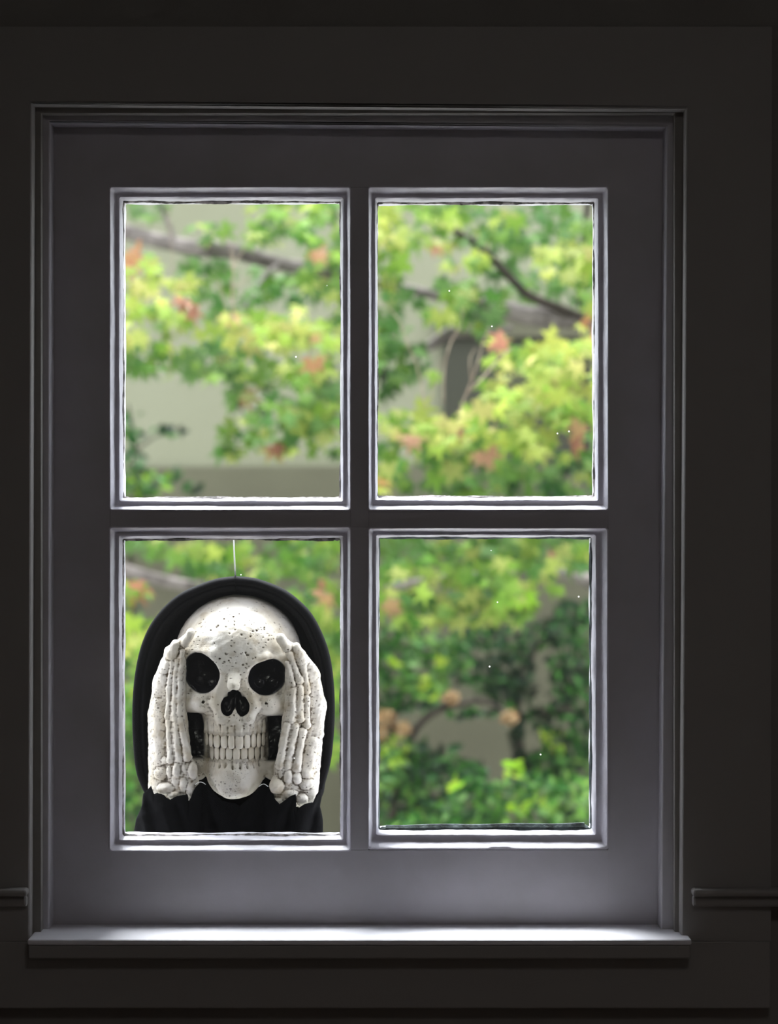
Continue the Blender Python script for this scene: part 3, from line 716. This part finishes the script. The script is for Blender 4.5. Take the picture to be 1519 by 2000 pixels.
# torn cloth at neck and sleeves
def interp(pts, x): return float(np.interp(x, [p[0] for p in pts], [p[1] for p in pts]))
def ragged(name, top, left, right, vb, w0, bulge, folds, seed):
    """top: (u, v) torn edge; left/right: (v, u) outlines; folds: list of (u, amp, width)"""
    r = random.Random(seed); nu, nv = 130, 26; V = []
    u0, u1 = top[0][0], top[-1][0]
    for i in range(nu+1):
        f = i/nu; ut = u0+(u1-u0)*f; vt = interp(top, ut)+r.uniform(-.5, .5)
        for j in range(nv+1):
            t = j/nv; v = vt+(vb-vt)*t**1.15
            L, R = interp(left, v), interp(right, v)
            k = min(1, max(0, (v-vt)/28.0)); k = k*k*(3-2*k)
            u = ut*(1-k)+(L+(R-L)*f)*k
            x = 2*f-1
            wv = w0+bulge*math.sqrt(max(0, 1-x*x*0.98))-bulge
            for (fu, am, wd) in folds:
                wv += am*math.exp(-((u-fu-(v-1600)*0.25*(1 if fu < 456 else -1))/wd)**2)*min(1, (v-vt)/25)
            wv += 1.6*math.sin(v*0.21+u*0.09)*min(1, t*3) + 2.2*math.sin(v*.09-u*.13+seed)*min(1, t*2)
            V.append((u, v, wv-2*(1-min(1, t*6))))
    Vf = W(np.array(V)); F = []
    for i in range(nu):
        for j in range(nv):
            a_ = i*(nv+1)+j; F.append((a_, a_+nv+1, a_+nv+2, a_+1))
    me = mesh_from(Vf.tolist(), F); o = link_mesh(name, me, M['cloth'], fig, True)
    md = o.modifiers.new('thickness', 'SOLIDIFY'); md.thickness = 0.0012; md.offset = 0
    return o
topC = [(384, 1560), (389, 1540), (394, 1531), (398, 1529), (404, 1530), (410, 1536), (418, 1546), (434, 1562), (450, 1565), (460, 1567), (469, 1573), (478, 1565), (489, 1556), (502, 1540), (508, 1532), (516, 1531), (523, 1534), (530, 1545), (540, 1560)]
ragged('neck_cloth', topC, [(1530, 380), (1600, 376), (1720, 372)], [(1530, 538), (1600, 545), (1720, 550)], 1725, 112, 18, [(420, -6, 9), (450, 4, 14), (500, -5, 10), (475, 4, 9)], 3)
topL = [(279, 1565), (281, 1549), (289, 1541), (297, 1533), (300, 1541), (303, 1549), (309, 1546), (322, 1549), (329, 1556), (335, 1558.5), (347, 1552), (360, 1549.5), (368, 1548.5), (370, 1562), (374, 1556), (378, 1546), (384, 1534), (390, 1529), (396, 1532)]
ragged('sleeve', topL, [(1545, 280), (1565, 279), (1580, 275), (1600, 267), (1640, 260), (1720, 258)], [(1530, 396), (1600, 398), (1720, 404)], 1725, 121, 22, [(300, -7, 8), (330, 5, 12), (355, -6, 9), (285, 5, 6)], 1)
topR = [(519, 1536), (524, 1532), (530, 1545), (537, 1558), (547, 1568), (555, 1562), (566, 1553), (585, 1545), (583, 1560), (579, 1581), (588, 1572), (598, 1567), (612, 1565), (619, 1550), (624, 1545), (628, 1541)]
ragged('sleeve', topR, [(1530, 517), (1600, 510), (1720, 505)], [(1545, 629), (1575, 624), (1585, 627), (1600, 630), (1625, 630), (1640, 626), (1720, 622)], 1725, 120, 24, [(560, -6, 8), (590, 5, 12), (612, -6, 7), (540, 4, 9)], 2)
# cord and wires
Wp = lambda u, v, w_: Vector(W(np.array([float(u), float(v), float(w_)])))
top = Wp(454.5, 1130, 30); hk = Vector((P(454.5, 1012, 0.043).x, 0.043, P(0, 1012, 0.043).z))
V, F = tube_mesh([top, top.lerp(hk, .33), top.lerp(hk, .66), hk], [0.0009]*4, 8); link_mesh('hanging_cord', mesh_from(V, F), M['cord'], fig, True)
for (ua, ub, vv) in ((384, 404, 1529), (507, 525, 1533)):
    pts = [Wp(ua+(ub-ua)*t, vv-5*math.sin(PI*t), 122) for t in [i/10 for i in range(11)]]
    V, F = tube_mesh(pts, [0.00045]*11, 6); link_mesh('neck_wire', mesh_from(V, F), M['wire'], fig, True)

# ------------------------------------------------------------------ garden
WD = 6.0
gw = tag(empty('garden_wall', (0, WD, 0)), kind='structure')
zp = P(0, 912, WD).z
bm = bmesh.new(); bx(bm, (-7, WD, zp), (7, WD+0.25, 3.6)); bm_link('rendered_wall', bm, M['render'], gw)
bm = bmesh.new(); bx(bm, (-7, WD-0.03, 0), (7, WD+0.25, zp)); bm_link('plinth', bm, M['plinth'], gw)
tag(box_obj('ground', (-8, YO, -0.3), (8, 12, 0.0), M['soil']), kind='structure')
a = P(866, 662, WD); b = P(1150, 662, WD)
dr = tag(empty('window_2', ((a.x+b.x)/2, WD, P(0,900,WD).z)), kind='structure')
bm = bmesh.new(); bx(bm, (a.x, WD-0.05, P(0,900,WD).z), (b.x, WD-0.002, a.z)); bm_link('shutter', bm, M['door'], dr)
bm = bmesh.new(); bx(bm, (a.x-0.03, WD-0.08, a.z), (b.x+0.03, WD, a.z+0.09), 0.004); bx(bm, (b.x, WD-0.08, P(0,900,WD).z), (b.x+0.06, WD, a.z)); bm_link('window_frame', bm, M['plinth'], dr)

PAL = {'Y': [(205, 212, 110), (190, 205, 96), (214, 210, 130), (170, 198, 84)],
       'M': [(168, 196, 92), (145, 182, 76), (186, 202, 104), (130, 170, 70), (196, 206, 120)],
       'G': [(110, 152, 66), (92, 140, 60), (128, 164, 80), (84, 128, 62), (120, 158, 90)],
       'T': [(98, 146, 76), (120, 160, 92), (88, 134, 68)],
       'R': [(206, 138, 110), (214, 160, 122), (190, 140, 96), (212, 168, 110)],
       'D': [(52, 102, 40), (40, 84, 34), (68, 118, 46), (34, 70, 34)],
       'K': [(24, 48, 26), (34, 60, 30), (20, 40, 22)],
       'B': [(168, 206, 60), (190, 214, 84), (150, 196, 60)]}
def maple_template():
    lob = [(-150, .45), (-105, .72), (-52, .95), (0, 1.1), (52, .95), (105, .72), (150, .45)]
    pts = [(0, 0, 0)]; ring = []
    for i, (a, l) in enumerate(lob):
        a = math.radians(a); 
        ring.append((l*.5*math.sin(a), l*.5*math.cos(a), -0.10*l*l))
        if i < 6:
            a2 = math.radians((lob[i][0]+lob[i+1][0])/2); ring.append((.2*math.sin(a2), .2*math.cos(a2), 0.0))
    pts += ring; F = [(0, i, i+1) for i in range(1, len(ring))]
    return np.array(pts), F
def oval_template():
    p = [(0, -.5, 0), (.16, -.25, .02), (.22, .05, .03), (.13, .33, .0), (0, .5, -.05), (-.13, .33, .0), (-.22, .05, .03), (-.16, -.25, .02), (0, 0, -.02)]
    return np.array(p), [(8, i, (i+1) % 8) for i in range(8)]
TPL = {'maple': maple_template(), 'oval': oval_template()}
def foliage(name, clusters, kind, size, parent, mt, dens=1.0, droop=True):
    """clusters: (px, py, rx, ry, palette mix string, y depth, depth spread)"""
    T, TF = TPL[kind]; TF = np.array(TF); Vs, Fs, Cs = [], [], []; off = 0
    for (px, py, rx, ry, mix_, yd, ys) in clusters:
        k = (D+yd)/D*S; lp = size/k
        n = max(3, int((0.35 if mix_[0] == 'R' else 1)*dens*2.6*(PI*rx*ry)/(lp*lp*0.16)))
        for _ in range(n):
            a = rng.uniform(0, 2*PI); r = math.sqrt(rng.uniform(0, 1)); r = r*0.85 if mix_ == 'F' else (r if rng.random() < .85 else r*1.25)
            y = yd+rng.normal(0, ys)
            c = P(px+rx*r*math.cos(a), py+ry*r*math.sin(a), y)
            sz = size*rng.uniform(.62, 1.2)
            if droop:   # leaf tips hang down and outwards, blade faces the sky and the viewer
                roll = rng.normal(PI, 0.75); pitch = rng.normal(-0.55, 0.35); yaw = rng.normal(0, 0.6)
            else:
                roll = rng.uniform(0, 2*PI); pitch = rng.normal(-0.5, 0.6); yaw = rng.normal(0, 0.9)
            # template in XY plane, tip +Y, normal +Z. stand it up facing -y
            R = Matrix.Rotation(yaw, 3, 'Z') @ Matrix.Rotation(PI/2+pitch, 3, 'X') @ Matrix.Rotation(roll, 3, 'Z')
            Vt = (T*sz) @ np.array(R).T+np.array(c)
            col = PAL[mix_[rng.integers(len(mix_))]]; q = col[rng.integers(len(col))]
            f = rng.uniform(.84, 1.08); g_ = sum(q)/3; sat = 0.92 if mix_[0] in 'RF' else 1.14; q = [max(0, g_+(x-g_)*sat) for x in q]; q = out(*[min(255, x*f) for x in q], 0.45)
            Vs.append(Vt); Fs.append(TF+off); off += len(T); Cs.append(np.tile(q, (len(T), 1)))
    V = np.concatenate(Vs); F = np.concatenate(Fs); Cc = np.concatenate(Cs)
    me = bpy.data.meshes.new(name); me.from_pydata(V.tolist(), [], F.tolist()); me.update()
    a = me.attributes.new('leaf', 'FLOAT_COLOR', 'POINT'); a.data.foreach_set('color', Cc.astype(np.float32).ravel())
    return link_mesh(name, me, mt, parent, False)
def branch(name, pts, parent, m, n=9):
    """pts: (px, py, depth, radius in px at that depth)"""
    q = catmull([(P(a, b, c).x, c, P(a, b, c).z, r*S*(D+c)/D) for a, b, c, r in pts], 6)
    V, F = tube_mesh([Vector(x[:3]) for x in q], [max(0.0008, float(x[3])) for x in q], n, 0.05)
    return link_mesh(name, mesh_from(V, F), m, parent, True)

TD = 3.7
def ground_py(y): return 1000+ZC/((D+y)/D*S)
mp = tag(empty('maple_tree', (P(1270, 0, 4.1).x, 4.1, 0)), 'large japanese maple with yellow-green leaves and grey boughs spreading across both upper panes', 'tree')
branch('trunk', [(1275, ground_py(4.1)+10, 4.1, 60), (1262, 1500, 4.1, 46), (1240, 900, 4.1, 40), (1215, 660, 4.1, 34), (1235, 420, 4.1, 24), (1220, 200, 4.1, 14)], mp, M['bark'], 14)
branch('branch', [(1215, 660, 4.1, 24), (1150, 628, 4.0, 17), (1085, 622, 3.95, 21), (1020, 614, 3.95, 20), (955, 596, 3.95, 14), (860, 578, 4.0, 11), (770, 560, 4.05, 10), (690, 545, 4.1, 9)], mp, M['bark'])
branch('branch', [(690, 545, 4.1, 10), (620, 528, 4.1, 13), (545, 515, 4.1, 14), (460, 492, 4.1, 16), (380, 484, 4.1, 17), (300, 468, 4.15, 15), (236, 450, 4.2, 16), (190, 440, 4.2, 12)], mp, M['bark'])
branch('branch', [(345, 480, 4.1, 5), (330, 440, 4.1, 5), (312, 395, 4.1, 4), (300, 350, 4.1, 4)], mp, M['bark'])
branch('branch', [(1150, 628, 4.0, 12), (1085, 600, 3.9, 10), (1030, 575, 3.9, 9), (985, 530, 3.9, 8), (940, 484, 3.9, 7), (890, 452, 3.9, 6), (850, 420, 3.9, 4)], mp, M['bark_dark'])
branch('branch', [(1150, 628, 4.0, 11), (1130, 560, 4.0, 8), (1140, 470, 4.0, 7), (1150, 380, 4.0, 6)], mp, M['bark_dark'])
branch('branch', [(1000, 640, 4.1, 6), (930, 652, 4.1, 7), (880, 650, 4.1, 14), (845, 672, 4.1, 11), (800, 690, 4.1, 6)], mp, M['bark'])
branch('branch', [(1262, 1180, 4.1, 20), (1100, 1120, 4.3, 12), (950, 1120, 4.3, 9), (740, 1150, 4.2, 9), (560, 1170, 4.2, 10), (400, 1150, 4.2, 12), (300, 1130, 4.2, 12), (236, 1110, 4.2, 12), (190, 1100, 4.2, 10)], mp, M['bark'])
branch('branch', [(545, 515, 4.1, 5), (500, 560, 3.9, 4), (455, 650, 3.8, 3)], mp, M['bark'])
P1 = [(285, 402, 42, 22, 'MGG', 4.3, .1), (400, 452, 48, 15, 'MG', 4.0, .12), (560, 420, 80, 42, 'GGM', 4.1, .2), (640, 410, 26, 50, 'MG', 3.7, .1), (500, 462, 50, 20, 'MG', 4.0, .1),
      (262, 505, 34, 30, 'YMMR', 3.7, .1), (330, 555, 50, 28, 'MY', 3.7, .1), (400, 545, 45, 50, 'GG', 4.2, .15), (440, 600, 45, 40, 'GT', 4.2, .15), (285, 585, 62, 34, 'YYM', 3.6, .1),
      (565, 560, 90, 34, 'TTG', 4.2, .2), (620, 500, 45, 50, 'MMG', 3.8, .15), (628, 495, 14, 14, 'R', 3.6, .05), (300, 645, 70, 45, 'MMGY', 3.6, .12), (350, 705, 80, 34, 'GGM', 3.7, .12),
      (270, 700, 40, 30, 'G', 3.8, .1), (480, 640, 80, 36, 'YMM', 3.55, .12), (565, 640, 66, 44, 'MYM', 3.55, .12), (460, 618, 18, 10, 'RY', 3.4, .05), (372, 590, 12, 22, 'RM', 3.5, .05), (622, 655, 16, 16, 'RM', 3.4, .05),
      (450, 700, 95, 40, 'GMG', 3.7, .12), (600, 700, 66, 50, 'MGM', 3.6, .12), (615, 706, 20, 9, 'RRM', 3.4, .05), (605, 765, 62, 50, 'GGT', 3.8, .15), (452, 772, 30, 22, 'GK', 3.9, .1),
      (560, 835, 100, 50, 'MMG', 3.6, .14), (600, 790, 70, 40, 'MG', 3.6, .12), (450, 862, 32, 30, 'GM', 3.7, .1), (545, 873, 18, 12, 'R', 3.5, .05), (655, 600, 30, 60, 'GM', 3.9, .1), (480, 780, 16, 40, 'RM', 3.7, .05),
      (500, 730, 60, 30, 'GM', 3.8, .1)]
P2 = [(790, 430, 80, 48, 'MMG', 3.9, .2), (930, 430, 90, 46, 'GMG', 4.0, .2), (1050, 440, 90, 50, 'GGT', 4.1, .2), (1140, 490, 40, 60, 'MG', 3.8, .15), (765, 500, 40, 40, 'MG', 3.9, .12),
      (760, 450, 30, 30, 'YM', 3.6, .1), (850, 480, 18, 14, 'RM', 3.6, .05), (890, 500, 55, 24, 'MYG', 3.7, .1), (960, 500, 45, 36, 'GG', 4.2, .1), (890, 560, 40, 30, 'MG', 3.75, .1), (940, 590, 55, 30, 'GG', 3.9, .1),
      (1100, 505, 56, 40, 'YMM', 3.6, .12), (1145, 560, 30, 60, 'MG', 3.8, .1), (1050, 560, 50, 40, 'GG', 4.3, .1), (780, 580, 44, 34, 'GMT', 3.9, .12), (765, 645, 40, 50, 'GG', 3.9, .12), (785, 705, 56, 40, 'GG', 3.9, .12),
      (755, 750, 30, 30, 'GK', 4.0, .1), (875, 615, 46, 26, 'MG', 3.8, .1), (840, 740, 14, 12, 'M', 3.7, .1), (930, 625, 40, 20, 'MG', 3.9, .1),
      (1005, 690, 50, 24, 'YYM', 3.3, .08), (980, 668, 10, 10, 'R', 3.25, .03), (1100, 672, 66, 26, 'YYM', 3.3, .1), (1150, 650, 20, 24, 'YR', 3.3, .05), (1010, 750, 80, 40, 'MYM', 3.35, .1), (1110, 745, 70, 56, 'YMM', 3.3, .12),
      (1045, 700, 60, 30, 'GM', 3.5, .1), (800, 822, 70, 26, 'MYM', 3.4, .1), (860, 850, 80, 36, 'MMY', 3.4, .1), (950, 830, 90, 44, 'YMM', 3.3, .1), (1080, 830, 95, 60, 'YMM', 3.3, .12), (905, 838, 14, 18, 'R', 3.25, .04),
      (1070, 790, 24, 12, 'RM', 3.2, .04), (800, 855, 14, 10, 'R', 3.25, .04), (1130, 850, 10, 22, 'R', 3.2, .04), (960, 890, 26, 14, 'R', 3.3, .05), (800, 905, 90, 50, 'GMG', 3.5, .12), (930, 915, 100, 56, 'GGM', 3.5, .12), (1080, 930, 100, 56, 'GGD', 3.6, .12),
      (1150, 900, 40, 40, 'MG', 3.5, .1), (760, 955, 30, 14, 'YR', 3.4, .05)]
P3 = [(px, py+662, rx, ry, m_, yd, ys) for (px, py, rx, ry, m_, yd, ys) in P1]
P3 += [(385, 1088, 60, 26, 'MG', 3.9, .1), (455, 1080, 40, 22, 'MGM', 3.9, .1)]
P4 = [(800, 1070, 80, 34, 'GGT', 3.9, .15), (930, 1075, 90, 34, 'GGM', 3.9, .15), (1080, 1075, 90, 34, 'GMG', 3.8, .15), (800, 1135, 80, 40, 'MMG', 3.5, .12), (910, 1145, 90, 44, 'MMG', 3.5, .12), (1010, 1135, 75, 38, 'MGM', 3.5, .12),
      (1120, 1085, 40, 24, 'MG', 3.7, .1), (790, 1195, 66, 30, 'GMG', 3.6, .1), (900, 1190, 90, 30, 'MGM', 3.6, .1), (985, 1190, 66, 30, 'GM', 3.6, .1), (775, 1185, 14, 10, 'R', 3.4, .04), (1080, 1090, 24, 12, 'RM', 3.5, .05), (1020, 1165, 12, 10, 'BY', 3.4, .03)]
foliage('foliage', P1, 'maple', 0.098, mp, M['leaf'], 0.85)
foliage('foliage', P2, 'maple', 0.102, mp, M['leaf'], 0.85)
foliage('foliage', [c for c in P3 if not (300 < c[0] < 600 and c[1] > 1300)], 'maple', 0.098, mp, M['leaf'], 0.85)
# the crown goes on beyond what the panes show
PX = []
for _ in range(70):
    px = rng.uniform(-1000, 150) if rng.random() < .6 else rng.uniform(1260, 2100)
    PX.append((px, rng.uniform(250, 900), rng.uniform(50, 100), rng.uniform(30, 60), ('MGM', 'GGM', 'YMM', 'GT')[rng.integers(4)], rng.uniform(3.5, 4.3), .12))
for _ in range(16):
    PX.append((rng.uniform(150, 1260), rng.uniform(180, 340), 70, 36, ('MGM', 'GGM')[rng.integers(2)], rng.uniform(3.6, 4.2), .12))
for _ in range(12):
    PX.append((rng.uniform(670, 735), rng.uniform(420, 900), 40, 34, ('MGM', 'GGM')[rng.integers(2)], rng.uniform(3.6, 4.0), .12))
foliage('foliage', PX, 'maple', 0.1, mp, M['leaf'], 0.5)
branch('branch', [(190, 440, 4.2, 12), (0, 430, 4.2, 11), (-250, 520, 4.1, 9), (-500, 500, 4.0, 8), (-800, 560, 4.0, 5)], mp, M['bark'])
branch('branch', [(1235, 500, 4.1, 16), (1400, 420, 4.1, 12), (1650, 450, 4.1, 9), (1950, 400, 4.1, 5)], mp, M['bark'])
foliage('foliage', P4, 'maple', 0.094, mp, M['leaf'], 0.9)
# thin bare twigs standing in the foliage
for pts in ([(456, 625, 2.3, 1.98), (453, 570, 2.3, 1.74), (455, 525, 2.3, 1.49), (450, 490, 2.3, 0.87), (442, 465, 2.3, 0.50)], [(454, 530, 2.3, 1.24), (465, 505, 2.3, 0.93), (482, 478, 2.3, 0.50)], [(454, 560, 2.3, 1.12), (480, 548, 2.3, 0.81), (494, 530, 2.3, 0.50)],
            [(454, 528, 2.3, 0.99), (455, 500, 2.3, 0.74), (457, 474, 2.3, 0.43)], [(450, 620, 2.3, 0.99), (436, 590, 2.3, 0.93), (432, 565, 2.3, 0.87), (425, 542, 2.3, 0.62)],
            [(330, 740, 2.3, 0.50), (338, 620, 2.3, 0.56), (336, 500, 2.3, 0.56), (326, 390, 2.3, 0.50)],
            [(832, 800, 2.3, 1.49), (815, 720, 2.3, 1.36), (795, 670, 2.3, 1.24), (775, 620, 2.3, 1.12), (740, 585, 2.3, 0.74)], [(896, 805, 2.3, 1.61), (920, 745, 2.3, 1.49), (935, 700, 2.3, 1.24), (945, 665, 2.3, 0.99), (955, 640, 2.3, 0.62)],
            [(920, 745, 2.3, 1.24), (918, 700, 2.3, 0.99), (930, 680, 2.3, 0.62)], [(910, 770, 2.3, 1.49), (945, 735, 2.3, 1.86), (975, 700, 2.3, 1.86), (1000, 680, 2.3, 1.24)], [(866, 790, 2.3, 1.12), (868, 720, 2.3, 1.24), (880, 670, 2.3, 1.24), (900, 635, 2.3, 0.99), (902, 600, 2.3, 0.62)],
            [(838, 790, 2.3, 0.87), (850, 745, 2.3, 0.74), (862, 700, 2.3, 0.62)]):
    branch('twig', pts, mp, M['twig'], 6)

# shrubs under and beside the tree
def shrub(label, clusters, stems, base_px, yd, mt='leaf_dark', size=0.045, cat='shrub', name='evergreen_shrub', kind='oval', dens=.8, droop=False):
    r = tag(empty(name, (P(base_px, 0, yd).x, yd, 0)), label, cat)
    if name == 'evergreen_shrub': r['group'] = 'evergreen shrubs by the garden wall'
    for st in stems: branch('stem', st, r, M['bark_dark'], 7)
    foliage('foliage', clusters, kind, size, r, M[mt], dens, droop)
    return r
Y = 4.9
shrub('dark green upright shrub against the beige wall in the lower corner of upper left pane',
      [(240, 830, 16, 26, 'DDB', Y, .1), (330, 842, 34, 9, 'DK', Y, .08), (265, 850, 20, 12, 'KD', Y, .08), (262, 895, 20, 20, 'DD', Y, .1), (285, 940, 46, 28, 'DDGB', Y, .12), (345, 925, 10, 14, 'D', Y, .1), (378, 955, 22, 12, 'DK', Y, .08), (250, 960, 40, 30, 'DG', Y, .1), (270, 805, 6, 12, 'D', Y, .1),
       (260, 1020, 60, 40, 'D', Y, .15), (250, 1250, 40, 60, 'DG', Y, .2), (270, 1380, 30, 60, 'DG', Y, .2), (250, 1500, 34, 80, 'DG', Y, .2), (250, 1600, 40, 40, 'DG', Y, .2)],
      [[(262, ground_py(Y)+5, Y, 8), (265, 1500, Y, 7), (255, 1100, Y, 5), (268, 930, Y, 4), (262, 860, Y, 3), (250, 790, Y, 2)], [(265, 880, Y, 3), (300, 855, Y, 2), (350, 835, Y, 1)]], 262, Y, size=0.05)
shrub('dark green shrub filling right edge of lower right pane below the maple',
      [(1120, 1205, 46, 36, 'DKD', 5.15, .15), (912, 1306, 30, 34, 'KDK', 5.25, .15), (950, 1335, 34, 20, 'KD', 5.25, .15), (1100, 1335, 30, 40, 'KKD', 5.25, .15), (1060, 1405, 40, 20, 'KKD', 5.25, .1), (1050, 1500, 50, 30, 'KDD', 5.25, .1), (870, 1500, 60, 24, 'KDD', 5.25, .1), (1130, 1290, 50, 60, 'DKD', 5.15, .15), (1120, 1380, 46, 30, 'DK', 5.25, .15), (1000, 1300, 44, 46, 'KKD', 5.25, .15), (995, 1350, 56, 30, 'KKD', 5.25, .15), (950, 1246, 74, 22, 'DKD', 5.15, .15), (1130, 1450, 50, 34, 'DDK', 5.25, .15), (1085, 1450, 26, 26, 'DB', 5.25, .08), (1095, 1505, 60, 30, 'DKG', 5.25, .1), (1010, 1470, 16, 60, 'K', 5.25, .1), (1060, 1240, 40, 30, 'KD', 5.25, .1)],
      [[(1015, ground_py(5.25)+5, 5.25, 12), (1015, 1500, 5.25, 11), (1008, 1400, 5.25, 9), (1000, 1300, 5.25, 7)], [(1008, 1400, 5.25, 7), (1070, 1390, 5.25, 6), (1120, 1380, 5.25, 5)], [(1008, 1400, 5.25, 6), (1040, 1280, 5.25, 5), (1100, 1200, 5.25, 3)]], 1015, 5.25, size=0.048)
shrub('mid green leafy shrub with bright young tips at left of lower right pane',
      [(770, 1300, 50, 44, 'DDG', 4.75, .12), (830, 1330, 50, 40, 'DGG', 4.75, .12), (775, 1250, 50, 26, 'GDD', 4.75, .12), (850, 1265, 60, 24, 'DGG', 4.75, .12), (890, 1290, 30, 34, 'GDD', 4.75, .1), (770, 1296, 8, 10, 'B', 4.5, .03), (862, 1294, 9, 10, 'B', 4.5, .03), (836, 1345, 18, 24, 'BG', 4.55, .05), (770, 1370, 40, 20, 'D', 4.8, .1), (700, 1300, 50, 60, 'DG', 4.8, .1)],
      [[(730, ground_py(4.8)+5, 4.8, 8), (745, 1500, 4.8, 7), (770, 1400, 4.8, 5), (800, 1300, 4.8, 3)], [(770, 1400, 4.8, 4), (840, 1330, 4.8, 3)]], 730, 4.8, size=0.05)
shrub('low green shrub with lime tips along the bottom of lower right pane',
      [(930, 1545, 60, 26, 'DDG', 3.65, .12), (1040, 1545, 70, 34, 'DDG', 3.65, .12), (1120, 1560, 60, 40, 'DGG', 3.65, .12), (900, 1590, 90, 30, 'DDG', 3.65, .12), (1020, 1600, 90, 34, 'DGG', 3.65, .12), (1110, 1610, 60, 30, 'DKG', 3.65, .12), (887, 1528, 12, 14, 'B', 3.45, .04), (1000, 1502, 16, 16, 'B', 3.45, .04), (925, 1510, 26, 22, 'D', 3.65, .08), (830, 1610, 70, 20, 'DG', 3.65, .1), (1040, 1574, 44, 12, 'GB', 3.45, .05), (960, 1650, 200, 30, 'DG', 3.65, .1),
       (1000, 1700, 200, 40, 'D', 3.65, .2)],
      [[(960, ground_py(3.65)+5, 3.65, 8), (955, 1700, 3.65, 6), (930, 1560, 3.65, 3)], [(960, 1750, 3.65, 6), (1060, 1640, 3.65, 4), (1110, 1560, 3.65, 2)]], 960, 3.65, size=0.046)
hy = shrub('green bush with tan dried flower heads and an arching woody stem in lower right pane',
      [(770, 1465, 34, 34, 'DGB', 4.2, .1), (800, 1520, 50, 24, 'DDK', 4.3, .1), (760, 1530, 30, 40, 'DG', 4.2, .1), (830, 1385, 40, 12, 'DK', 4.3, .08), (920, 1392, 50, 10, 'KDG', 4.3, .08), (850, 1550, 50, 26, 'DKT', 4.3, .08), (820, 1490, 60, 40, 'DK', 4.3, .1), (860, 1590, 60, 30, 'DK', 4.3, .1), (780, 1580, 60, 40, 'DKG', 4.3, .1), (880, 1460, 12, 12, 'D', 4.3, .08)],
      [[(760, ground_py(4.25)+5, 4.25, 9), (765, 1620, 4.25, 8), (788, 1490, 4.25, 8), (812, 1425, 4.25, 7), (850, 1390, 4.25, 7), (900, 1374, 4.25, 6), (950, 1370, 4.25, 5), (995, 1398, 4.2, 3)], [(812, 1425, 4.25, 4), (780, 1412, 4.2, 3), (745, 1415, 4.15, 3)], [(850, 1390, 4.25, 3), (880, 1365, 4.2, 2)]],
      760, 4.25, name='hydrangea_bush', size=0.05)
PAL['F'] = [(222, 184, 132), (206, 164, 112), (232, 200, 152), (190, 144, 96)]
for cl_ in ([(752, 1402, 17, 15)], [(783, 1424, 16, 12)], [(744, 1430, 15, 15)], [(880, 1362, 16, 12)], [(995, 1402, 15, 13)]):
    foliage('flower_head', [(a_, b_, c_, d_, 'F', 4.05, .03) for a_, b_, c_, d_ in cl_], 'oval', 0.034, hy, M['leaf'], 4.0, False)
